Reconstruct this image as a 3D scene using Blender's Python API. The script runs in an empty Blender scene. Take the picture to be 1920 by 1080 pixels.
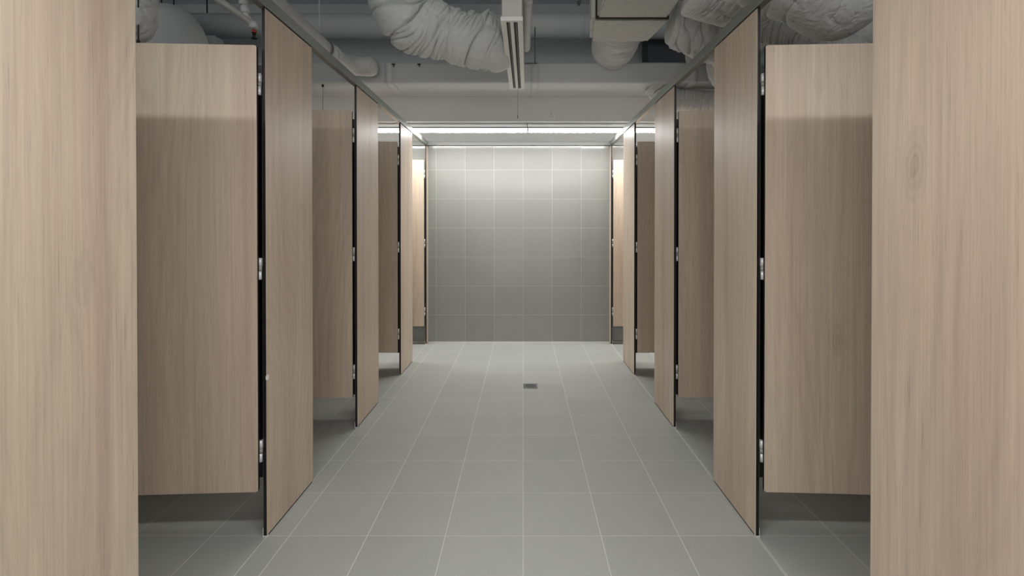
import bpy, bmesh, math, random
from mathutils import Vector, noise, Matrix
random.seed(7)
SC = bpy.context.scene
COL = SC.collection

# ------------------------------------------------------------------ camera, world, exposure
F, H, VX, VY = 900.0, 1.186, 981.0, 427.0        # focal length in px, eye height, vanishing point
TILT = math.radians(0.39)
cd = bpy.data.cameras.new('camera')
cam = bpy.data.objects.new('camera', cd)
COL.objects.link(cam)
cd.sensor_width = 36.0
cd.lens = F / 1920 * 36.0
cd.shift_x = -(VX - 960) / 1920
cd.shift_y = -(540 - VY - F * math.tan(TILT)) / 1920
cd.clip_start = 0.02
cam.location = (0, 0, H)
cam.rotation_euler = (math.pi / 2 - TILT, 0, 0)
SC.camera = cam

w = bpy.data.worlds.new('world')
SC.world = w
w.use_nodes = True
w.node_tree.nodes['Background'].inputs[0].default_value = (1.0, 0.99, 0.97, 1)
w.node_tree.nodes['Background'].inputs[1].default_value = 1.05      # added fill light, let in where the wall behind the camera is left out

SC.view_settings.view_transform = 'Standard'
SC.view_settings.look = 'None'
SC.view_settings.exposure = 0.0
SC.view_settings.gamma = 1.0
SC.view_settings.use_curve_mapping = False
SC.cycles.use_denoising = True
SC.cycles.max_bounces = 14
SC.cycles.diffuse_bounces = 10
SC.cycles.sample_clamp_indirect = 6.0

LAMP_L = 69.0          # radiance of the linear lamps' diffusers


def at(px, py, Y):
    """point of the place that the pixel shows at distance Y"""
    return Vector(((px - VX) * Y / F, Y, H + (VY - py) * Y / F))


# ------------------------------------------------------------------ materials
def srgb(r, g, b):
    def f(c):
        c /= 255.0
        return c / 12.92 if c <= 0.04045 else ((c + 0.055) / 1.055) ** 2.4
    return (f(r), f(g), f(b), 1.0)


class NT:
    def __init__(self, name):
        self.m = bpy.data.materials.new(name)
        self.m.use_nodes = True
        self.t = self.m.node_tree
        self.b = self.t.nodes['Principled BSDF']

    def n(self, typ, ins=None, **kw):
        nd = self.t.nodes.new('ShaderNode' + typ)
        for k, v in kw.items():
            setattr(nd, k, v)
        for k, v in (ins or {}).items():
            if hasattr(v, 'is_output'):
                self.t.links.new(v, nd.inputs[k])
            else:
                nd.inputs[k].default_value = v
        return nd

    def math(self, op, a, b=0.0, c=0.0):
        return self.n('Math', {0: a, 1: b, 2: c}, operation=op).outputs[0]

    def mix(self, fac, a, b, mode='MIX'):
        nd = self.n('Mix', data_type='RGBA', blend_type=mode)
        for k, v in ((0, fac), (6, a), (7, b)):
            if hasattr(v, 'is_output'):
                self.t.links.new(v, nd.inputs[k])
            else:
                nd.inputs[k].default_value = v
        return nd.outputs[2]

    def ramp(self, fac, stops):
        nd = self.n('ValToRGB', {0: fac})
        els = nd.color_ramp.elements
        while len(els) < len(stops):
            els.new(0.5)
        for e, (p, c) in zip(els, stops):
            e.position = p
            e.color = c if len(c) == 4 else (*c, 1)
        return nd.outputs[0]

    def set(self, **kw):
        names = {'color': 'Base Color', 'rough': 'Roughness', 'metal': 'Metallic', 'normal': 'Normal',
                 'spec': 'Specular IOR Level', 'emit': 'Emission Color', 'estr': 'Emission Strength',
                 'coat': 'Coat Weight', 'coatr': 'Coat Roughness'}
        for k, v in kw.items():
            i = self.b.inputs[names[k]]
            if hasattr(v, 'is_output'):
                self.t.links.new(v, i)
            else:
                i.default_value = v
        return self.m


def plain(name, col, rough=0.5, metal=0.0, var=0.06, scale=30.0, bump=0.0, spec=0.5):
    t = NT(name)
    co = t.n('TexCoord').outputs['Object']
    nz = t.n('TexNoise', {'Vector': co, 'Scale': scale, 'Detail': 4.0}).outputs[0]
    k = t.math('MULTIPLY_ADD', nz, var * 2, 1.0 - var)
    c = t.mix(1.0, col, t.n('CombineColor', {0: k, 1: k, 2: k}).outputs[0], 'MULTIPLY')
    t.set(color=c, rough=rough, metal=metal, spec=spec)
    if bump:
        t.set(normal=t.n('Bump', {'Height': nz, 'Strength': bump, 'Distance': 0.01}).outputs[0])
    return t.m


def make_wood():
    t = NT('oak_laminate')
    co = t.n('TexCoord').outputs['Object']
    rnd = t.n('ObjectInfo').outputs['Random']
    off = t.n('CombineXYZ', {0: t.math('MULTIPLY', rnd, 37.0), 1: t.math('MULTIPLY', rnd, 53.0),
                             2: t.math('MULTIPLY', rnd, 71.0)}).outputs[0]
    p = t.n('VectorMath', {0: co, 1: off}, operation='ADD').outputs[0]

    def nz(sx, sz, scale=1.0, detail=3.0, dist=0.0, rough=0.5):
        v = t.n('Mapping', {'Vector': p, 'Scale': (sx, sx, sz)}).outputs[0]
        return t.n('TexNoise', {'Vector': v, 'Scale': scale, 'Detail': detail, 'Distortion': dist,
                                'Roughness': rough}).outputs[0]
    broad = nz(7.0, 0.35, detail=3.0, dist=0.6)
    mid = nz(38.0, 1.1, detail=4.0, dist=0.35, rough=0.6)
    fine = nz(190.0, 2.6, detail=3.0, rough=0.65)
    pore = nz(330.0, 11.0, detail=2.0)
    base = t.ramp(broad, [(0.30, srgb(190, 169, 152)), (0.5, srgb(200, 181, 162)), (0.70, srgb(205, 190, 169))])
    k = t.math('MULTIPLY_ADD', mid, 0.34, 0.83)
    k = t.math('MULTIPLY', k, t.math('MULTIPLY_ADD', fine, 0.46, 0.77))
    dk = t.n('MapRange', {0: pore, 1: 0.60, 2: 0.74, 3: 1.0, 4: 0.84}).outputs[0]
    k = t.math('MULTIPLY', k, dk)
    # flame figure: wavering growth rings seen on the broad face
    sp = t.n('SeparateXYZ', {0: p}).outputs
    uu = t.math('ADD', sp[0], sp[1])
    lo = nz(2.6, 0.55, detail=2.0, dist=0.4)
    ph = t.math('ADD', t.math('MULTIPLY', uu, 150.0), t.math('MULTIPLY', lo, 95.0))
    ring = t.math('SINE', ph)
    ring = t.math('POWER', t.math('MULTIPLY_ADD', ring, 0.5, 0.5), 3.0)
    msk = t.n('MapRange', {0: nz(5.0, 0.6), 1: 0.42, 2: 0.62, 3: 0.03, 4: 0.09}).outputs[0]
    k = t.math('MULTIPLY', k, t.math('SUBTRACT', 1.03, t.math('MULTIPLY', ring, msk)))
    tick = nz(150.0, 5.0, detail=1.0)
    tk = t.n('MapRange', {0: tick, 1: 0.70, 2: 0.76, 3: 1.0, 4: 0.80}).outputs[0]
    k = t.math('MULTIPLY', k, tk)
    # sparse small knots
    kv = t.n('Mapping', {'Vector': p, 'Scale': (3.1, 3.1, 1.4)}).outputs[0]
    wob = t.n('TexNoise', {'Vector': kv, 'Scale': 9.0, 'Detail': 3.0})
    kv2 = t.n('VectorMath', {0: kv, 1: t.n('VectorMath', {0: wob.outputs[1], 1: (0.10, 0.10, 0.10)}, operation='MULTIPLY').outputs[0]}, operation='ADD').outputs[0]
    d = t.n('TexVoronoi', {'Vector': kv2, 'Scale': 1.0}).outputs['Distance']
    kn = t.n('MapRange', {0: d, 1: 0.015, 2: 0.13, 3: 0.82, 4: 1.0}).outputs[0]
    rr = t.math('MULTIPLY', t.math('SINE', t.math('MULTIPLY', d, 170.0)), t.n('MapRange', {0: d, 1: 0.02, 2: 0.16, 3: 0.07, 4: 0.0}).outputs[0])
    k = t.math('MULTIPLY', k, t.math('ADD', kn, rr))
    c = t.mix(1.0, base, t.n('CombineColor', {0: k, 1: k, 2: k}).outputs[0], 'MULTIPLY')
    t.set(color=c, rough=t.math('MULTIPLY_ADD', fine, 0.12, 0.36), spec=0.5)
    t.set(normal=t.n('Bump', {'Height': fine, 'Strength': 0.06, 'Distance': 0.002}).outputs[0])
    return t.m


def make_tile(name, axes, offs, tile, grout, rough, gw=(0.0016, 0.0016), extra=(), warp=0.0, mott=0.10):
    """square 300 mm tiles laid on the two given world axes"""
    t = NT(name)
    co = t.n('TexCoord').outputs['Object']
    sp = t.n('SeparateXYZ', {0: co}).outputs
    ds, ids = [], []
    for a, o in zip(axes, offs):
        u = t.math('DIVIDE', t.math('SUBTRACT', sp[a], o), 0.3)
        ids.append(t.math('FLOOR', u))
        fr = t.math('SUBTRACT', t.math('FRACT', t.math('ADD', u, 0.5)), 0.5)
        ds.append(t.math('MULTIPLY', t.math('ABSOLUTE', fr), 0.3))
    d = t.math('MINIMUM', ds[0], t.math('ADD', ds[1], gw[0] - gw[1]))
    gw = gw[0]
    for a, o in extra:
        d = t.math('MINIMUM', d, t.math('ABSOLUTE', t.math('SUBTRACT', sp[a], o)))
    g = t.n('MapRange', {0: d, 1: gw, 2: gw + 0.0008, 3: 1.0, 4: 0.0}).outputs[0]
    idv = t.n('CombineXYZ', {0: ids[0], 1: ids[1], 2: 3.0}).outputs[0]
    wn = t.n('TexWhiteNoise', {'Vector': idv})
    shift = t.n('VectorMath', {0: wn.outputs[1], 1: (9, 9, 9)}, operation='MULTIPLY').outputs[0]
    p = t.n('VectorMath', {0: co, 1: shift}, operation='ADD').outputs[0]
    cloud = t.n('TexNoise', {'Vector': p, 'Scale': 5.0, 'Detail': 6.0, 'Roughness': 0.6, 'Distortion': 0.5}).outputs[0]
    grain = t.n('TexNoise', {'Vector': p, 'Scale': 240.0, 'Detail': 2.0}).outputs[0]
    k = t.math('MULTIPLY_ADD', cloud, 2 * mott, 1 - mott)
    k = t.math('MULTIPLY', k, t.math('MULTIPLY_ADD', grain, 0.08, 0.96))
    k = t.math('MULTIPLY', k, t.math('MULTIPLY_ADD', wn.outputs[0], 0.07, 0.965))
    c = t.mix(1.0, tile, t.n('CombineColor', {0: k, 1: k, 2: k}).outputs[0], 'MULTIPLY')
    c = t.mix(g, c, grout)
    t.set(color=c, rough=t.mix(g, (rough,) * 3 + (1,), (0.8, 0.8, 0.8, 1)), spec=0.5)
    hgt = t.math('MULTIPLY', g, -1.0)
    nrm = t.n('Bump', {'Height': hgt, 'Strength': 0.35, 'Distance': 0.0012}).outputs[0]
    if warp:
        wp = t.n('TexNoise', {'Vector': p, 'Scale': 4.0, 'Detail': 1.0}).outputs[0]
        nrm = t.n('Bump', {'Height': wp, 'Strength': 1.0, 'Distance': warp, 'Normal': nrm}).outputs[0]
    if warp:                               # tiles set at very slightly different angles
        tilt = t.n('VectorMath', {0: t.n('VectorMath', {0: wn.outputs[1], 1: (0.5, 0.5, 0.5)}, operation='SUBTRACT').outputs[0], 1: (0.016, 0.016, 0.016)}, operation='MULTIPLY').outputs[0]
        nrm = t.n('VectorMath', {0: t.n('VectorMath', {0: nrm, 1: tilt}, operation='ADD').outputs[0]}, operation='NORMALIZE').outputs[0]
    t.set(normal=nrm)
    return t.m


def make_wrap(name, col):
    t = NT(name)
    co = t.n('TexCoord').outputs['Object']
    a = t.n('TexNoise', {'Vector': co, 'Scale': 14.0, 'Detail': 5.0, 'Distortion': 1.6, 'Roughness': 0.55}).outputs[0]
    b = t.n('TexNoise', {'Vector': co, 'Scale': 120.0, 'Detail': 2.0}).outputs[0]
    k = t.math('MULTIPLY_ADD', a, 0.10, 0.95)
    c = t.mix(1.0, col, t.n('CombineColor', {0: k, 1: k, 2: k}).outputs[0], 'MULTIPLY')
    hh = t.math('ADD', a, t.math('MULTIPLY', b, 0.06))
    t.set(color=c, rough=0.55, spec=0.35,
          normal=t.n('Bump', {'Height': hh, 'Strength': 0.7, 'Distance': 0.02}).outputs[0])
    return t.m


def make_glow(name, strength):
    t = NT(name)
    t.set(color=(0.9, 0.9, 0.9, 1), rough=0.4, emit=(1.0, 0.995, 0.98, 1), estr=strength)
    return t.m


M = {}
M['wood'] = make_wood()
M['core'] = plain('black_laminate_core', srgb(16, 17, 20), 0.42, var=0.15, scale=80)  # laminate core, and the painted shade strips on the dividers
M['floor'] = make_tile('floor_tile', (0, 1), (0.0, 1.84), srgb(172, 175, 170), srgb(216, 217, 211), 0.50,
                       gw=(0.0011, 0.0006), extra=((0, -0.985), (0, 0.894)), mott=0.08)
M['walltile'] = make_tile('wall_tile', (0, 2), (0.0, 0.284), srgb(147, 148, 144), srgb(178, 178, 174), 0.13,
                          gw=(0.0011, 0.0009), warp=0.0005, mott=0.05)
M['paint'] = plain('grey_ceiling_paint', srgb(218, 221, 223), 0.6, var=0.04, scale=6, spec=0.3)
M['paintdark'] = plain('dark_grey_duct_board', srgb(92, 95, 99), 0.6, var=0.06, scale=6)
M['wallpaint'] = plain('pale_grey_wall_paint', srgb(226, 229, 230), 0.6, var=0.03, scale=5, spec=0.3)
M['pipe'] = plain('painted_pipe', srgb(208, 211, 211), 0.45, var=0.05, scale=12)
M['wrap'] = make_wrap('painted_duct_wrap', srgb(216, 218, 218))
M['box'] = make_wrap('painted_insulation_board', srgb(206, 205, 200))
M['railgrey'] = plain('grey_anodised_rail', srgb(150, 152, 150), 0.5, 0.2, var=0.05, scale=40)
M['alu'] = plain('satin_aluminium', srgb(160, 163, 159), 0.32, 0.65, var=0.05, scale=40)
M['steel'] = plain('brushed_steel', srgb(222, 222, 224), 0.35, 0.35, var=0.05, scale=60)
M['collar'] = plain('dull_grey_collar', srgb(150, 152, 142), 0.5, 0.2)
M['grate'] = plain('dull_drain_metal', srgb(122, 125, 125), 0.42, 0.35, var=0.12, scale=90)
M['gratedark'] = plain('dark_drain_hole', srgb(66, 68, 68), 0.6, var=0.1)
M['white'] = plain('white_powder_coat', srgb(238, 238, 235), 0.4, var=0.02)
M['black'] = plain('black_slot', srgb(14, 14, 14), 0.6, var=0.1)
M['blade'] = plain('grey_diffuser_blade', srgb(96, 92, 84), 0.45, var=0.1)
M['rod'] = plain('dark_threaded_steel', srgb(58, 60, 60), 0.5, 0.5, var=0.2, scale=200)
M['red'] = plain('red_sprinkler_paint', srgb(170, 62, 58), 0.4, var=0.1)
M['brass'] = plain('dark_bronze', srgb(34, 30, 26), 0.4, 0.6, var=0.1)
M['seal'] = plain('dark_brown_seal', srgb(40, 33, 28), 0.7, var=0.1)  # duct joint strip, and painted shade in the pilaster gaps
M['sealant'] = plain('white_sealant', srgb(226, 226, 220), 0.5, var=0.03)
M['cable'] = plain('grey_cable', srgb(110, 112, 112), 0.6, var=0.05)
M['glow'] = make_glow('lamp_diffuser_face', LAMP_L)
M['glowside'] = make_glow('lamp_diffuser_flank', LAMP_L * 0.06)


# ------------------------------------------------------------------ builders
def link(name, bm, mats, parent=None, smooth=False, loc=None):
    me = bpy.data.meshes.new(name)
    if smooth:
        for f in bm.faces:
            f.smooth = True
    bm.normal_update()
    bm.to_mesh(me)
    bm.free()
    for m in (mats if isinstance(mats, (list, tuple)) else [mats]):
        me.materials.append(M[m])
    o = bpy.data.objects.new(name, me)
    COL.objects.link(o)
    if parent:
        o.parent = parent
    if loc is not None:
        o.location = loc
    return o


def tag(o, label, cat, group=None):
    o['label'] = label
    o['category'] = cat
    if group:
        o['group'] = group
    return o


def thing(name, label, cat, loc=(0, 0, 0), rz=0.0, group=None):
    o = bpy.data.objects.new(name, None)
    o.empty_display_size = 0.1
    COL.objects.link(o)
    o.location = loc
    o.rotation_euler = (0, 0, rz)
    return tag(o, label, cat, group)


def struct(name, bm, mats):
    o = link(name, bm, mats)
    o['kind'] = 'structure'
    return o


def box(bm, a, b, mi=0, bev=0.0, seg=2):
    x0, y0, z0 = a
    x1, y1, z1 = b
    vs = [bm.verts.new(c) for c in ((x0, y0, z0), (x1, y0, z0), (x1, y1, z0), (x0, y1, z0),
                                    (x0, y0, z1), (x1, y0, z1), (x1, y1, z1), (x0, y1, z1))]
    fs = [bm.faces.new([vs[i] for i in q]) for q in ((0, 3, 2, 1), (4, 5, 6, 7), (0, 1, 5, 4), (1, 2, 6, 5),
                                                     (2, 3, 7, 6), (3, 0, 4, 7))]
    for f in fs:
        f.material_index = mi
    if bev:
        es = list({e for f in fs for e in f.edges})
        bmesh.ops.bevel(bm, geom=es, offset=bev, segments=seg, affect='EDGES', profile=0.5)
    return fs


def B(a, b, mi=0, bev=0.0, seg=2):
    bm = bmesh.new()
    box(bm, a, b, mi, bev, seg)
    return bm


def cyl(bm, p0, p1, r0, r1=None, n=20, mi=0, caps=True):
    r1 = r0 if r1 is None else r1
    p0, p1 = Vector(p0), Vector(p1)
    d = (p1 - p0).normalized()
    s = Vector((1, 0, 0)) if abs(d.x) < 0.9 else Vector((0, 1, 0))
    u = d.cross(s).normalized()
    v = d.cross(u)
    A = [bm.verts.new(p0 + (u * math.cos(t) + v * math.sin(t)) * r0) for t in [2 * math.pi * i / n for i in range(n)]]
    C = [bm.verts.new(p1 + (u * math.cos(t) + v * math.sin(t)) * r1) for t in [2 * math.pi * i / n for i in range(n)]]
    fs = []
    for i in range(n):
        j = (i + 1) % n
        f = bm.faces.new((A[i], C[i], C[j], A[j]))
        f.smooth = True
        fs.append(f)
    if caps:
        fs.append(bm.faces.new(A))
        fs.append(bm.faces.new(C[::-1]))
    for f in fs:
        f.material_index = mi
    bmesh.ops.recalc_face_normals(bm, faces=fs)


def CY(*a, **k):
    bm = bmesh.new()
    cyl(bm, *a, **k)
    return bm


def catmull(pts, n):
    P = [Vector(p) for p in pts]
    P = [P[0] * 2 - P[1]] + P + [P[-1] * 2 - P[-2]]
    out = []
    segs = len(P) - 3
    for i in range(n + 1):
        t = i / n * segs
        k = min(int(t), segs - 1)
        t -= k
        a, b, c, d = P[k:k + 4]
        out.append(0.5 * ((2 * b) + (c - a) * t + (2 * a - 5 * b + 4 * c - d) * t * t + (3 * b - a - 3 * c + d) * t ** 3))
    return out


def sweep(pts, rad, nu=60, nv=32, disp=None, caps=True, smooth=True, roundend=(0, 0), squash=1.0):
    """tube along a smoothed path; rad(t) radius, disp(s, ang, t) relative bulge"""
    path = catmull(pts, nu) if len(pts) > 2 or nu > 1 else [Vector(p) for p in pts]
    tan = [(path[min(i + 1, len(path) - 1)] - path[max(i - 1, 0)]).normalized() for i in range(len(path))]
    up = Vector((0, 0, 1)) if abs(tan[0].z) < 0.9 else Vector((0, 1, 0))
    u = tan[0].cross(up).normalized()
    bm = bmesh.new()
    rings, s = [], 0.0
    for i, p in enumerate(path):
        if i:
            s += (path[i] - path[i - 1]).length
        u = (u - tan[i] * u.dot(tan[i])).normalized()
        v = u.cross(tan[i])
        t = i / nu
        r = rad(t)
        ring = []
        for j in range(nv):
            a = 2 * math.pi * j / nv
            k = 1.0 + (disp(s, a, t) if disp else 0.0)
            ring.append(bm.verts.new(p + (u * math.cos(a) + v * math.sin(a) * squash) * r * k))
        rings.append(ring)
    for A, C in zip(rings, rings[1:]):
        for j in range(nv):
            q = (j + 1) % nv
            f = bm.faces.new((A[j], A[q], C[q], C[j]))
            f.smooth = smooth
    if caps:
        bm.faces.new(rings[0][::-1])
        bm.faces.new(rings[-1])
    bmesh.ops.recalc_face_normals(bm, faces=bm.faces)
    return bm


def wrinkle(seed, amp=0.05, k=9.0, ang=0.9, twist=0.0, bulge=0.05):
    """cloth wrap: sharp creases running round the duct plus soft bulges"""
    o = Vector((seed * 3.7, seed * 1.9, seed * 5.3))

    def f(s, a, t):
        c, sn = math.cos(a), math.sin(a)
        q = s + twist * c
        wv = 0.35 * noise.noise(Vector((c * 0.9, sn * 0.9, s * 5.0)) + o * 2.1)
        n1 = noise.noise(Vector((c * ang, sn * ang, q * k + wv)) + o)
        n2 = noise.noise(Vector((c * ang * 1.6, sn * ang * 1.6, q * k * 2.3 + wv * 2)) + o * 1.3)
        n3 = noise.noise(Vector((c * 0.8, sn * 0.8, s * 4.0)) + o * 0.7)
        m1 = 0.35 + 0.65 * min(1.0, max(0.0, 0.5 + 1.6 * noise.noise(Vector((c * 1.1, sn * 1.1, s * 3.0)) + o * 3.1)))
        b1 = math.sqrt(min(1.0, abs(n1) / 0.30)) - 1.0
        b2 = math.sqrt(min(1.0, abs(n2) / 0.35)) - 1.0
        cr = -math.exp(-abs(n1) / 0.045) * m1 - 0.7 * math.exp(-abs(n2) / 0.06) * (1.15 - m1)
        return amp * (0.8 * b1 * m1 + 0.4 * b2 * (1.2 - m1) + 1.5 * cr) + bulge * n3
    return f


def ends(t, r, e0=0.0, e1=0.0, tight=0.6):
    """radius drawn in over the first e0 / last e1 share of the length"""
    k = 1.0
    if e0 and t < e0:
        q = 1 - t / e0
        k = min(k, tight + (1 - tight) * math.sqrt(max(0, 1 - q * q)))
    if e1 and t > 1 - e1:
        q = 1 - (1 - t) / e1
        k = min(k, tight + (1 - tight) * math.sqrt(max(0, 1 - q * q)))
    return r * k


# ------------------------------------------------------------------ the setting
YB = 4.964                       # tiled end wall
XL, XR = -0.981, 0.890           # corridor faces of the two rows
ZC = 3.49                        # slab
XO = 3.6                         # outer walls
Y0 = -2.6                        # open end behind the camera, where the fill light enters
ZT = 2.072                       # top of head rails

struct('floor', B((-XO, Y0, -0.10), (XO, YB + 0.1, 0)), 'floor')
struct('ceiling', B((-XO, Y0, ZC), (XO, YB + 0.1, ZC + 0.1)), 'paint')
struct('wall_back', B((-XO, YB, 0), (XO, YB + 0.1, 2.06)), 'walltile')
struct('wall_back_upper', B((-XO, YB, 2.06), (XO, YB + 0.1, ZC)), 'wallpaint')
struct('wall_left', B((-XO - 0.1, Y0, 0), (-XO, YB + 0.1, ZC)), 'wallpaint')
struct('wall_right', B((XO, Y0, 0), (XO + 0.1, YB + 0.1, ZC)), 'wallpaint')
bm = bmesh.new()
box(bm, (-XO, 4.47, 2.174), (XO, YB, 2.405))
struct('trim_1', bm, 'wallpaint')                      # boxed-in bulkhead over the last lamp
bm = bmesh.new()
box(bm, (-XO, YB - 0.007, 0.0), (XO, YB, 0.006))
struct('trim_2', bm, 'sealant')                        # sealant bead at the foot of the tiles
XC = 2.28
struct('wall_left_low', B((-XC - 0.1, -1.2, 0), (-XC, YB, 1.9)), 'walltile')
struct('wall_right_low', B((XC, -1.2, 0), (XC + 0.1, YB, 1.9)), 'walltile')

# ------------------------------------------------------------------ pilasters, doors, dividers
NEAR = [0.822, 1.831, 2.835, 3.848, 4.872]
FARL = [1.219, 2.234, 3.252, 4.250, YB - 0.002]
FARR = [1.226, 2.240, 3.250, 4.268, YB - 0.002]
TH = 0.0145
ORD = ['nearest', 'second', 'third', 'fourth', 'last']


def panel_bm(wx, wy, z0, z1, r=0.0):
    """laminate board: wood faces on the broad sides, black core on the edges"""
    bm = bmesh.new()
    box(bm, (0, 0, z0), (wx, wy, z1))
    if r:
        es = [e for e in bm.edges if abs(e.verts[0].co.z - e.verts[1].co.z) < 1e-6 and
              (abs(e.verts[0].co.y - e.verts[1].co.y) > 1e-4 if wx > wy else abs(e.verts[0].co.x - e.verts[1].co.x) > 1e-4)]
        es = [e for e in bm.edges if abs(e.verts[0].co.z - e.verts[1].co.z) < 1e-6 and e.calc_length() < 0.03]
        bmesh.ops.bevel(bm, geom=es, offset=r, segments=4, affect='EDGES', profile=0.5)
    bm.normal_update()
    for f in bm.faces:
        n = f.normal
        broad = abs(n.y) > 0.9 if wx > wy else abs(n.x) > 0.9
        f.material_index = 0 if broad else 1
    eb = [e for e in bm.edges if len({f.material_index for f in e.link_faces}) == 2]
    bmesh.ops.bevel(bm, geom=eb, offset=0.0011, segments=1, affect='EDGES', material=0)
    return bm


PL = {
    'left': ['nearest oak pilaster at left, cut off by the photo edge, widest on that side',
             'oak pilaster at left between the first and second open doors, white dot on its edge',
             'oak pilaster at left between the second and third open doors',
             'oak pilaster at left between the third and fourth open doors, bright sheen at its top',
             'narrow oak strip pilaster against the tiled end wall at left'],
    'right': ['nearest oak pilaster at right, cut off by the photo edge, knot in its grain',
              'oak pilaster at right between the first and second open doors, darker at its top',
              'oak pilaster at right between the second and third open doors',
              'oak pilaster at right between the third and fourth open doors, bright sheen at its top',
              'narrow oak strip pilaster against the tiled end wall at right']}
DL = {
    'left': ['nearest open oak door at left, shade line across its upper part',
             'second open oak door from the camera at left, beyond the first door',
             'third open oak door from the camera at left, brown and dim',
             'farthest open oak door at left, brightly lit top beside the tiled wall'],
    'right': ['nearest open oak door at right, shade line across its upper part',
              'second open oak door from the camera at right, wrapped duct above it',
              'third open oak door from the camera at right, brown and dim',
              'farthest open oak door at right, brightly lit top beside the tiled wall']}
SWING = {'left': [2.9, 1.5, 1.0, 0.3], 'right': [-2.7, -0.6, 0.6, 0.2]}

hinge_me = None
for side, sg, X, FAR in (('left', -1, XL, FARL), ('right', 1, XR, FARR)):
    for i, (ya, yb) in enumerate(zip(NEAR, FAR)):
        w_ = yb - ya
        r = thing('partition_pilaster', PL[side][i], 'partition', (X, ya, 0), 0, 'oak pilasters along the corridor')
        bm = panel_bm(TH, w_, 0.007, 2.021)
        if sg < 0:
            bmesh.ops.translate(bm, verts=bm.verts, vec=(-TH, 0, 0))
        link('panel', bm, ['wood', 'core'], r)
        c = sg * TH / 2
        link('base_seal', B((c - 0.0045, 0.012, 0.0), (c + 0.0045, w_ - 0.004, 0.008)), 'seal', r)  # dark strip standing in for the shade of the gap at the floor
        link('top_seal', B((c - 0.0045, 0.002, 2.019), (c + 0.0045, w_ - 0.002, 2.029)), 'seal', r)  # dark strip put in for the shade in the reveal below the rail
        # small aluminium shoe on the cubicle side, wrapped under the edge
        bm = bmesh.new()
        xo = sg * TH
        xa, xb = sorted((xo + sg * 0.0003, xo + sg * 0.0030))
        box(bm, (xa, 0.000, 0.0), (xb, 0.040, 0.034), bev=0.0006, seg=1)
        xa, xb = sorted((-sg * 0.0005, xo + sg * 0.0030))
        box(bm, (xa, -0.0015, 0.0), (xb, 0.010, 0.0062), bev=0.0006, seg=1)
        link('foot_bracket', bm, 'steel', r)
        if side == 'left' and i == 1:
            d = CY((0.0, 0.004, 0.613), (0.0016, 0.004, 0.613), 0.011, n=24)
            s = link('sticker', d, 'white', r)
            s['label'] = 'small white dot at the edge'

    for i in range(4):
        ya = NEAR[i + 1]
        # hinge axis lies at the near edge of the pilaster
        hx, hy = X + sg * 0.0185, ya - 0.0075
        r = thing('cubicle_door', DL[side][i], 'door', (hx, hy, 0), math.radians(SWING[side][i]), 'open cubicle doors')
        L = 0.592
        bm = panel_bm(L, TH, 0.190, 1.870, r=0.009)
        bmesh.ops.translate(bm, verts=bm.verts, vec=((0.0005, -0.0225, 0) if sg > 0 else (-L - 0.0005, -0.0225, 0)))
        leaf = link('door_leaf', bm, ['wood', 'core'], r)
        for zc in (1.730, 1.030, 0.335):
            bm = bmesh.new()
            for za, zb in ((-0.041, -0.0085), (0.0085, 0.041)):
                cyl(bm, (0, 0, zc + za), (0, 0, zc + zb), 0.0058, n=20)
            xa, xb = sorted((sg * 0.0005, sg * 0.034))
            box(bm, (xa, -0.0078, zc - 0.040), (xb, -0.0050, zc - 0.009))     # leaf on the back of the door
            xa, xb = sorted((-sg * 0.0040, sg * 0.0005))
            box(bm, (xa, 0.004, zc + 0.009), (xb, 0.036, zc + 0.040))         # leaf on the pilaster
            hg = link('hinge', bm, 'steel', r)
            bm = bmesh.new()
            cyl(bm, (0, 0, zc - 0.0085), (0, 0, zc + 0.0085), 0.0070, n=20)
            link('collar', bm, 'collar', hg)
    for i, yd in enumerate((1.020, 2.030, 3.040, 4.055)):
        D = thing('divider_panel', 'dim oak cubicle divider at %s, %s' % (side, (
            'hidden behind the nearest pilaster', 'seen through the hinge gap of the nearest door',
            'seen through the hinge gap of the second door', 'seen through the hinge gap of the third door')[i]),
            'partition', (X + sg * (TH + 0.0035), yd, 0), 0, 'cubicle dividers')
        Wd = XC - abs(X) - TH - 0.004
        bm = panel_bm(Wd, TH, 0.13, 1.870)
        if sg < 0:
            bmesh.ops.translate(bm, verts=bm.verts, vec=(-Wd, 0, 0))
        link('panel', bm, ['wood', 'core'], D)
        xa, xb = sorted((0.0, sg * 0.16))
        link('edge_strip', B((xa - 0.001, -0.002, 0.128), (xb + 0.001, TH + 0.002, 1.872)), 'core', D)  # black strip standing in for the shade behind the hinge gap
        for q in (Wd - 0.06,):
            bm = CY((sg * q, TH / 2, 0), (sg * q, TH / 2, 0.135), 0.009)
            cyl(bm, (sg * q, TH / 2, 0), (sg * q, TH / 2, 0.006), 0.024)
            link('leg', bm, 'alu', D)

    # head rail over the row
    xa, xb = sorted((X - sg * 0.003, X + sg * 0.029))
    bm = B((xa, -0.6, 2.027), (xb, YB, ZT), bev=0.0012, seg=1)
    tag(link('head_rail', bm, 'alu'), 'long grey aluminium head rail along the tops of the %s pilasters' % side, 'rail',
        'head rails')
bm = B((XL - 0.5, YB - 0.030, 2.034), (XR + 0.5, YB - 0.0005, 2.080), bev=0.0012, seg=1)
bm.free()
for xa, xb, nm in ((-XC, XL - 0.030, 'left'), (XL - 0.0025, XR + 0.0025, 'middle'), (XR + 0.030, XC, 'right')):
    bm = B((xa, YB - 0.028, 2.034), (xb, YB - 0.0005, 2.079), bev=0.0012, seg=1)
    tag(link('head_rail', bm, 'railgrey'), {
        'left': 'short grey rail on the end wall above the farthest left cubicle',
        'middle': 'grey aluminium rail across the top of the tiled end wall',
        'right': 'short grey rail on the end wall above the farthest right cubicle'}[nm], 'rail', 'head rails')

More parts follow.
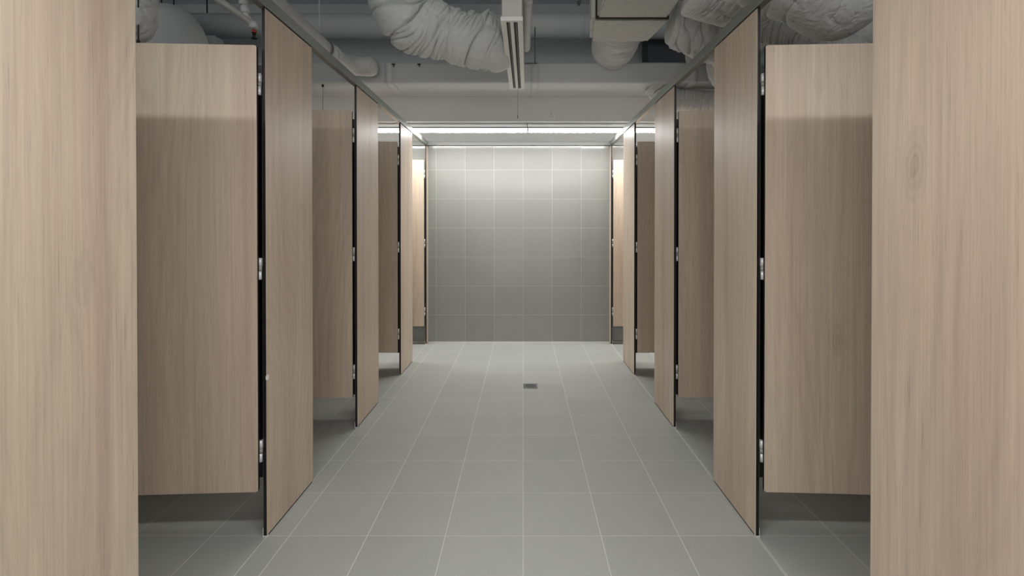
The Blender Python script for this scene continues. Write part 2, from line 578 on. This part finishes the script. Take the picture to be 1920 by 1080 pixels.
# ------------------------------------------------------------------ linear lamps
def lamp(x0, x1, y, z, label, rods):
    r = thing('linear_light', label, 'light', ((x0 + x1) / 2, y, z), 0, 'suspended linear lamps')
    L = (x1 - x0) / 2
    link('housing', B((-L, -0.031, 0.014), (L, 0.031, 0.026), bev=0.001, seg=1), 'alu', r)
    bm = bmesh.new()                       # U-shaped opal diffuser
    prof = [(-0.030, 0.014), (-0.030, -0.011), (-0.0285, -0.0142), (0.0285, -0.0142), (0.030, -0.011), (0.030, 0.014)]
    A = [bm.verts.new((-L + 0.004, u, v)) for u, v in prof]
    C = [bm.verts.new((L - 0.007, u, v)) for u, v in prof]
    for k in range(len(prof) - 1):
        bm.faces.new((A[k], A[k + 1], C[k + 1], C[k]))
    bm.faces.new(A[::-1])
    bm.faces.new(C)
    bm.faces.new((A[0], C[0], C[-1], A[-1]))
    bmesh.ops.recalc_face_normals(bm, faces=bm.faces)
    bm.normal_update()
    for f in bm.faces:
        f.material_index = 0 if f.normal.z < -0.9 else 1
    link('diffuser', bm, ['glow', 'glowside'], r)
    for e in (-1, 1):
        link('end_cap', B((min(e * L, e * (L - 0.007)), -0.0295, -0.014), (max(e * L, e * (L - 0.007)), 0.0295, 0.014)), 'collar', r)
    for q, zt in rods:
        link('hanger', CY((q - (x0 + x1) / 2, 0, 0.024), (q - (x0 + x1) / 2, 0, zt - z), 0.0035, n=10), 'cable', r)
    return r


YL, ZL = 4.560, 2.109
JX = 0.045
lamp(JX - 2.2, JX - 0.0005, YL, ZL, 'bright linear lamp before the tiled end wall, left of the joint', [(JX - 0.006, 2.174), (JX - 1.6, 2.174)])
lamp(JX + 0.0005, JX + 2.2, YL, ZL, 'bright linear lamp before the tiled end wall, right of the joint', [(JX + 1.6, 2.174)])
lamp(JX - 2.2, JX - 0.0005, 0.41, ZL, 'linear lamp overhead near the camera, left half', [(JX - 0.1, ZC), (JX - 2.0, ZC)])
lamp(JX + 0.0005, JX + 2.2, 0.41, ZL, 'linear lamp overhead near the camera, right half', [(JX + 0.1, ZC), (JX + 2.0, ZC)])


# ------------------------------------------------------------------ floor drain
r = thing('floor_drain', 'small square metal floor drain set in the grey floor tiles', 'drain', (0.054, 3.585, 0))
bm = bmesh.new()
S, R = 0.0535, 0.040
n = 40
out, inn = [], []
for k in range(n):
    a = 2 * math.pi * k / n + math.pi / 4
    c, s = math.cos(a), math.sin(a)
    q = S / max(abs(c), abs(s))
    out.append(bm.verts.new((c * q, s * q, 0.0012)))
    inn.append(bm.verts.new((c * R, s * R, 0.0012)))
for k in range(n):
    bm.faces.new((out[k], out[(k + 1) % n], inn[(k + 1) % n], inn[k]))
ex = bmesh.ops.extrude_face_region(bm, geom=bm.faces[:])
bmesh.ops.translate(bm, verts=[g for g in ex['geom'] if isinstance(g, bmesh.types.BMVert)], vec=(0, 0, 0.0012))
bmesh.ops.recalc_face_normals(bm, faces=bm.faces)
link('frame', bm, 'grate', r)
bm = bmesh.new()
cyl(bm, (0, 0, 0.0003), (0, 0, 0.0010), 0.0395, n=40, mi=1)
for k in range(-3, 4):
    hw = math.sqrt(max(0, 0.037 ** 2 - (k * 0.0105) ** 2))
    box(bm, (-hw, k * 0.0105 - 0.0028, 0.0008), (hw, k * 0.0105 + 0.0028, 0.0018))
link('grate', bm, ['grate', 'gratedark'], r)

# ------------------------------------------------------------------ slot diffuser
ZD, YA, YE, WD = 2.283, 2.551, 3.812, 0.117
rz = -math.atan2(0.0135, YE - YA)
r = thing('slot_diffuser', 'white linear slot diffuser with two dark slots hanging over the corridor', 'air vent', (-0.061, YA, ZD), rz)
Ld = YE - YA
hw = WD / 2
bm = bmesh.new()
sx = [(-hw, -0.0295), (-0.0125, 0.008), (0.0285, hw)]
sx = [(-hw, -0.0300), (-0.0100, 0.0090), (0.0310, hw)]
box(bm, (-hw, 0, 0), (hw, 0.018, 0.022))
box(bm, (-hw, Ld - 0.022, 0), (hw, Ld, 0.022))
for xa, xb in sx:
    box(bm, (xa, 0.018, 0), (xb, Ld - 0.022, 0.007))
link('frame', bm, 'white', r)
for xa, xb in ((-0.0300, -0.0100), (0.0090, 0.0310)):
    s = link('slot', B((xa - 0.004, 0.018, 0.0075), (xb + 0.004, Ld - 0.022, 0.0215)), 'black', r)
    bm = bmesh.new()
    xm = (xa + xb) / 2 + 0.003
    box(bm, (xm - 0.003, 0.02, 0.0035), (xm + 0.003, Ld - 0.024, 0.0074))
    link('blade', bm, 'blade', s)
bm = B((-hw + 0.006, 0.004, 0.022), (hw - 0.004, Ld - 0.01, 0.34), bev=0.003)
link('plenum', bm, 'box', r)

# thin cord under the diffuser
r = thing('hanging_string', 'thin string with a black tip hanging below the slot diffuser', 'string', (-0.043, 3.806, ZD))
link('strand', CY((0, 0, 0), (0, 0, -0.215), 0.0011, n=8), 'cable', r)
link('tip', CY((0, 0, -0.207), (0, 0, -0.232), 0.0028, 0.0028, n=12), 'black', r)

# ------------------------------------------------------------------ main crosswise duct with flanges
def rrect_prism(x0, x1, y0, y1, z0, z1, rr, seg=6):
    bm = bmesh.new()
    prof = []
    for cx, cz, a0 in ((y1 - rr, z1 - rr, 0), (y0 + rr, z1 - rr, 90), (y0 + rr, z0 + rr, 180), (y1 - rr, z0 + rr, 270)):
        for k in range(seg + 1):
            a = math.radians(a0 + 90 * k / seg)
            prof.append((cx + rr * math.cos(a), cz + rr * math.sin(a)))
    A = [bm.verts.new((x0, y, z)) for y, z in prof]
    C = [bm.verts.new((x1, y, z)) for y, z in prof]
    m = len(prof)
    for k in range(m):
        f = bm.faces.new((A[k], A[(k + 1) % m], C[(k + 1) % m], C[k]))
        f.smooth = True
    bm.faces.new(A[::-1])
    bm.faces.new(C)
    bmesh.ops.recalc_face_normals(bm, faces=bm.faces)
    return bm


r = thing('main_duct', 'wide grey painted duct crossing the room above the end bulkhead', 'duct', (0, 0, 0))
link('casing', rrect_prism(-3.55, 3.55, 4.05, 4.93, 2.406, 2.582, 0.022), 'paint', r)
for px in (730, 1003, 1300):
    x = (px - VX) * 4.05 / F
    link('flange', rrect_prism(x - 0.035, x + 0.035, 4.044, 4.936, 2.400, 2.588, 0.024), 'paint', r)
for px in (690, 739, 787):
    x = (px - VX) * 4.05 / F
    bm = B((x - 0.016, 4.036, 2.556), (x + 0.012, 4.05, 2.563))
    box(bm, (x - 0.003, 4.036, 2.540), (x + 0.003, 4.05, 2.556))
    link('clip', bm, 'rod', r)

# round duct high across, and beams under the slab
r = thing('round_duct', 'long round grey duct high across the room under the slab', 'duct', (0, 0, 0))
link('casing', CY((-3.58, 4.5, 3.07), (3.58, 4.5, 3.07), 0.113, n=48), 'paint', r)
for x in (-2.35, -0.95, 0.55, 1.9):
    link('joint_band', CY((x - 0.012, 4.5, 3.07), (x + 0.012, 4.5, 3.07), 0.117, n=48), 'paint', r)
bm = B((-XO, 3.55, 3.28), (XO, 3.80, ZC), bev=0.004)
struct('trim_3', bm, 'paint')
bm = B((-XO, 1.70, 3.28), (XO, 1.95, ZC), bev=0.004)
struct('trim_4', bm, 'paint')
tag(link('duct_board', B((1.22, 4.70, 2.592), (1.90, 4.94, 3.10), bev=0.004), 'paintdark'),
    'dark grey rectangular duct section standing behind the wrapped ducts at right', 'duct')  # one dark grey box above the main duct, close to the upper wall

# ------------------------------------------------------------------ wrapped flexible ducts
def flex(name, label, pts, R, seed, nu=150, nv=80, amp=0.05, k=9.0, ang=0.9, twist=0.0, bulge=0.05, e0=0.0, e1=0.0,
         tight=0.6, grp='cloth wrapped ducts', squash=1.0, mat='wrap'):
    rad = R if callable(R) else (lambda t: ends(t, R, e0, e1, tight))
    bm = sweep(pts, rad, nu, nv, wrinkle(seed, amp, k, ang, twist, bulge), squash=squash)
    return tag(link(name, bm, mat), label, 'duct', grp)


def fat(t):
    r = 0.186 + 0.022 * math.exp(-((t - 0.42) / 0.12) ** 2) + 0.016 * math.exp(-((t - 0.86) / 0.07) ** 2)
    r *= 1 - 0.10 * math.exp(-((t - 0.605) / 0.016) ** 2)          # drawn in by a tie
    if t > 0.94:
        r *= 1 - 0.16 * ((t - 0.94) / 0.06) ** 2
    return r


flex('flexible_duct', 'fat wrinkled cloth wrapped duct bending down to the slot diffuser',
     [at(742, -150, 3.05), at(738, -60, 3.05), at(746, -4, 3.08), at(776, 40, 3.12), at(830, 60, 3.16), at(885, 75, 3.18), at(922, 78, 3.18), at(941, 73, 3.18)],
     fat, 1, nu=460, nv=160, amp=0.110, k=11.0, ang=0.34, twist=-0.07, bulge=0.06)

# rectangular duct run at right of the diffuser
r = thing('rectangular_duct', 'boxy wrapped supply duct with a flared hood, right of the slot diffuser', 'duct', (0, 0, 0))
def prism(quads, bev=0.0, seg=2):
    bm = bmesh.new()
    rings = [[bm.verts.new(c) for c in q] for q in quads]
    for A, C in zip(rings, rings[1:]):
        for j in range(4):
            bm.faces.new((A[j], A[(j + 1) % 4], C[(j + 1) % 4], C[j]))
    bm.faces.new(rings[0][::-1])
    bm.faces.new(rings[-1])
    bmesh.ops.recalc_face_normals(bm, faces=bm.faces)
    if bev:
        bmesh.ops.bevel(bm, geom=bm.edges[:], offset=bev, segments=seg, affect='EDGES')
    return bm


zb = at(0, 35, 3.0).z
link('box_section', prism([[(0.46, 1.9, zb), (0.90, 1.9, zb), (0.90, 1.9, zb + 0.36), (0.46, 1.9, zb + 0.36)],
                           [(0.46, 3.0, zb), (0.90, 3.0, zb), (0.90, 3.0, zb + 0.36), (0.46, 3.0, zb + 0.36)]], 0.01), 'box', r)
link('joint_strip', B((0.452, 2.995, zb - 0.004), (0.908, 3.012, zb + 0.366)), 'seal', r)
z2 = at(0, 40, 3.03).z
z3 = at(0, 86, 3.50).z
bm = prism([[(0.43, 3.012, z2), (0.935, 3.012, z2), (0.935, 3.012, z2 + 0.40), (0.43, 3.012, z2 + 0.40)],
            [(0.43, 3.10, z2 - 0.002), (0.92, 3.10, z2 - 0.002), (0.92, 3.10, z2 + 0.40), (0.43, 3.10, z2 + 0.40)],
            [(0.475, 3.44, z3 + 0.004), (0.905, 3.44, z3 + 0.004), (0.905, 3.44, z3 + 0.36), (0.475, 3.44, z3 + 0.36)],
            [(0.53, 3.53, z3 + 0.05), (0.83, 3.53, z3 + 0.05), (0.83, 3.53, z3 + 0.34), (0.53, 3.53, z3 + 0.34)]], 0.022, 4)
link('hood', bm, 'box', r)
o = flex('neck', '', [(0.72, 3.40, 2.735), (0.735, 3.65, 2.715), (0.745, 3.90, 2.700), (0.75, 4.046, 2.697)], 0.186, 5, nu=260, nv=120,
         amp=0.085, k=15, ang=0.7, bulge=0.05)
for k in ('label', 'category', 'group'):
    del o[k]
o.parent = r

flex('flexible_duct', 'wrapped elbow duct leaving the flared hood toward the right head rail',
     [at(1256, 46, 3.2), at(1272, 48, 3.2), at(1300, 60, 3.2), at(1340, 80, 3.26), at(1378, 98, 3.32)],
     lambda t: 0.152 * (0.82 + 0.18 * math.sin(min(1, t * 4) * math.pi / 2)), 11, nu=220, nv=120, amp=0.085, k=11, ang=0.5, bulge=0.08, twist=0.06)
flex('flexible_duct', 'wrapped duct above the flared hood elbow, crossing over the right head rail',
     [at(1292, -24, 2.75), at(1310, -17, 2.75), at(1335, -8, 2.78), at(1375, 4, 2.82), at(1405, 13, 2.84), at(1426, 21, 2.86)],
     lambda t: ends(t, 0.150, 0.12, 0.0, 0.35), 17, nu=220, nv=120, amp=0.07, k=11, ang=0.5, bulge=0.08, twist=-0.06)
flex('flexible_duct', 'wrapped duct tip at the top edge of the photo above the right head rail',
     [at(1330, -86, 2.05), at(1358, -66, 2.05), at(1388, -53, 2.05), at(1416, -52, 2.06)], lambda t: ends(t, 0.128, 0.2, 0.0, 0.3), 19, nu=90,
     amp=0.04, bulge=0.10)
flex('flexible_duct', 'ribbed wrapped duct low over the nearest right door',
     [at(1416, 46, 3.08), at(1432, 50, 3.08), at(1480, 60, 3.08), at(1530, 78, 3.08), at(1590, 104, 3.08), at(1660, 140, 3.08)],
     0.106, 23, nu=420, nv=110, amp=0.13, k=24, ang=0.22, twist=0.05, bulge=0.06)
flex('flexible_duct', 'large smooth wrapped duct hanging over the nearest right door',
     [at(1412, -62, 2.38), at(1450, -42, 2.36), at(1510, -20, 2.35), at(1560, 6, 2.38), at(1590, -10, 2.42), at(1640, -60, 2.5)],
     0.176, 29, nu=300, nv=140, amp=0.040, k=8, ang=0.4, bulge=0.04, twist=0.1)
flex('flexible_duct', 'wrapped duct bend at upper right, beside the nearest right pilaster',
     [at(1530, 36, 3.3), at(1570, 46, 3.3), at(1620, 38, 3.3), at(1680, 10, 3.3), at(1740, -40, 3.35)], 0.20, 31, nu=240, nv=120,
     amp=0.05, k=8, ang=0.4, bulge=0.05)
flex('flexible_duct', 'ribbed wrapped duct over the second right door, under the wide crosswise duct',
     [at(1224, 158, 4.20), at(1238, 173, 4.20), at(1262, 186, 4.21), at(1300, 190, 4.22), at(1350, 191, 4.22), at(1440, 191, 4.22), at(1560, 191, 4.22)],
     lambda t: 0.097, 37, nu=420, nv=110, amp=0.12, k=17, ang=0.25, bulge=0.06)
flex('flexible_duct', 'wrapped duct seen above the second right door, in front of the wide crosswise duct',
     [at(1400, 70, 3.8), at(1374, 100, 3.8), at(1366, 130, 3.8), at(1385, 150, 3.8)], 0.17, 41, nu=160, nv=110, amp=0.10, k=14, bulge=0.05)
tag(link('round_duct', CY(at(1290, 106, 3.95), at(1318, 102, 3.95), 0.075, n=32), 'paint'),
    'short round grey duct stub behind the wrapped elbow at right', 'duct')

# left side
flex('flexible_duct', 'wrapped duct at upper left beside the nearest left pilaster',
     [at(150, -10, 2.55), at(200, 30, 2.55), at(245, 42, 2.55), at(250, -10, 2.6), at(240, -80, 2.6)], 0.115, 43, nu=200, nv=110, amp=0.08, k=9, bulge=0.08)
flex('flexible_duct', 'large domed grey duct bend above the nearest left door',
     [at(318, 52, 4.3), at(322, 66, 3.9), at(324, 90, 3.55), at(322, 130, 3.3), at(316, 200, 3.2)], lambda t: ends(t, 0.235, 0.30, 0.0, 0.30), 47, nu=90,
     amp=0.008, k=5, bulge=0.02, mat='paint')
bm = prism([[at(372, 96, 3.9), at(403, 96, 3.9), at(403, 63, 3.9), at(372, 63, 3.9)],
            [at(372, 150, 3.0) + Vector((-0.55, 0, 0)), at(403, 150, 3.0) + Vector((0.05, 0, 0)), at(403, 100, 3.0) + Vector((0.05, 0, 0)), at(372, 100, 3.0) + Vector((-0.55, 0, 0))]])
bm.free()
zz = at(0, 63, 3.9)
bm = B((at(380, 0, 4.25).x, 4.25, 2.592), (at(404, 0, 4.25).x, 4.38, at(0, 63, 4.2).z), bev=0.004)
tag(link('rectangular_duct', bm, 'paint'), 'small grey box duct beside the domed bend, above the nearest left door', 'duct')

# drain pipe parallel to the left head rail
r = thing('drain_pipe', 'pale pipe running beside the left head rail with an elbow at its end', 'pipe', (0, 0, 0))
bx, bz = -1.44, H + 1.295
link('pipe', CY((bx, -0.5, bz), (bx, 3.62, bz), 0.060, n=28), 'pipe', r)
link('collar', CY((bx, 3.50, bz), (bx, 3.64, bz), 0.068, n=28), 'pipe', r)
link('clamp', CY((bx, 3.475, bz), (bx, 3.485, bz), 0.070, n=28), 'cable', r)
link('elbow', sweep([(bx, 3.60, bz), (bx + 0.01, 3.78, bz), (bx + 0.06, 3.90, bz + 0.02), (bx + 0.17, 3.955, bz + 0.03), (bx + 0.24, 3.96, bz + 0.03)],
                    lambda t: ends(t, 0.078, 0.0, 0.25, 0.3), 40, 28), 'pipe', r)

# pipe running above the corridor beside the diffuser
r = thing('ceiling_pipe', 'pale painted pipe running down the corridor beside the slot diffuser', 'pipe', (0, 0, 0))
link('pipe', sweep([(0.030, 1.2, 2.60), (0.028, 2.4, 2.60), (0.026, 3.6, 2.60), (0.024, 3.80, 2.60)], lambda t: ends(t, 0.030, 0, 0.02, 0.3), 60, 20), 'pipe', r)
link('coupling', CY((0.028, 2.93, 2.60), (0.028, 3.02, 2.60), 0.033, n=24), 'pipe', r)

# sprinkler pipe and head above the nearest left door
r = thing('sprinkler_pipe', 'pale sprinkler pipe with elbow and red black head over the nearest left door', 'pipe', (0, 0, 0))
a, b, c = at(398, -8, 2.35), at(460, 36, 2.65), at(472, 46, 2.70)
link('pipe', sweep([a, (a + b) / 2, b, c], lambda t: 0.018, 30, 18), 'pipe', r)
link('riser', sweep([at(457, -30, 2.70), at(459, 8, 2.70), at(464, 34, 2.70), at(474, 46, 2.70), at(479, 55, 2.70)], lambda t: 0.017 + 0.004 * math.sin(t * 40), 50, 18), 'pipe', r)
for px, py in ((458, 6), (461, 20), (476, 49)):
    p = at(px, py, 2.70)
    link('fitting', CY(p + Vector((0, 0, 0.018)), p - Vector((0, 0, 0.018)), 0.024, n=10), 'pipe', r)
p = at(478, 58, 2.70)
hd = link('sprinkler_head', CY(p, p - Vector((0, 0, 0.014)), 0.013, n=16), 'red', r)
bm = bmesh.new()
cyl(bm, p - Vector((0, 0, 0.012)), p - Vector((0, 0, 0.024)), 0.013, 0.008, n=12)
for s in (-1, 1):
    cyl(bm, p + Vector((s * 0.008, 0, -0.022)), p + Vector((s * 0.005, 0, -0.044)), 0.0022, n=8)
cyl(bm, p - Vector((0, 0, 0.022)), p - Vector((0, 0, 0.044)), 0.002, n=8)
cyl(bm, p - Vector((0, 0, 0.044)), p - Vector((0, 0, 0.0465)), 0.016, n=16)
link('deflector', bm, 'brass', hd)

# second sprinkler head seen beside the boxy duct
p = at(1085, 4, 4.2)
r = thing('fire_sprinkler', 'small sprinkler head just left of the boxy supply duct', 'sprinkler', p)
link('stem', CY((0, 0, 0.12), (0, 0, 0.0), 0.014, n=14), 'pipe', r)
link('deflector', CY((0, 0, 0), (0, 0, -0.035), 0.022, 0.010, n=14), 'cable', r)

# threaded hanger rods
def rod(px, y0, y1, Y, label, nut=True):
    r = thing('threaded_rod', label, 'rod', at(px, y1, Y), 0, 'threaded hanger rods')
    h = (y1 - y0) * Y / F
    link('rod', CY((0, 0, 0), (0, 0, h), 0.0055 * Y / 4, n=10), 'rod', r)
    if nut:
        link('nut', CY((0, 0, 0.0), (0, 0, 0.014), 0.013 * Y / 4, n=6), 'rod', r)
    return r


rod(390, -12, 62, 4.68, 'dark threaded rod above the small box duct at left')
rod(328, -12, 40, 4.68, 'dark threaded rod above the domed duct at left')
rod(305, -12, 22, 4.68, 'dark threaded rod left of the one above the domed duct', True)
rod(261.5, 0, 82, 2.5, 'dark threaded rod beside the nearest left pilaster')
o = rod(600, -10, 66, 3.9, 'pale threaded rod with clamp left of the fat wrapped duct', False)
for c in o.children:
    c.data.materials[0] = M['pipe']
link('clamp', CY((-0.012, 0, 0.0), (0.014, 0, -0.03), 0.012, n=10), 'cable', o)
o = rod(1003, 52, 119, 4.0, 'grey threaded rod right of the slot diffuser', False)
for c in o.children:
    c.data.materials[0] = M['cable']
link('bracket', B((-0.085, -0.004, -0.006), (0.02, 0.006, 0.002)), 'cable', o)

# things on the bulkhead
p = at(1034, 217, 4.47)
r = thing('wall_sensor', 'small round white sensor on the bulkhead face', 'sensor', (p.x, 4.47, p.z))
link('base', CY((0, 0, 0), (0, -0.008, 0), 0.030, 0.028, n=28), 'white', r)
link('cap', CY((0, -0.008, -0.004), (0, -0.015, -0.004), 0.020, 0.016, n=24), 'paint', r)
link('indicator', CY((0, -0.008, 0.022), (0, -0.012, 0.022), 0.0035, n=12), 'black', r)
bm = B((-1.70, 4.464, 2.178), (-1.575, 4.4705, 2.353), bev=0.001, seg=1)
tag(link('access_panel', bm, 'wallpaint'), 'pale square access panel on the bulkhead above the second left door', 'panel')

p = at(606, 161, 4.10)
r = thing('hanging_cable', 'thin grey cable with black gland hanging over the second left door', 'cable', (p.x, 4.10, 2.406))
link('gland', CY((0, 0, 0), (0, 0, -0.020), 0.009, n=14), 'black', r)
link('cable', CY((0, 0, -0.018), (0, 0, -0.62), 0.0016, n=8), 'cable', r)
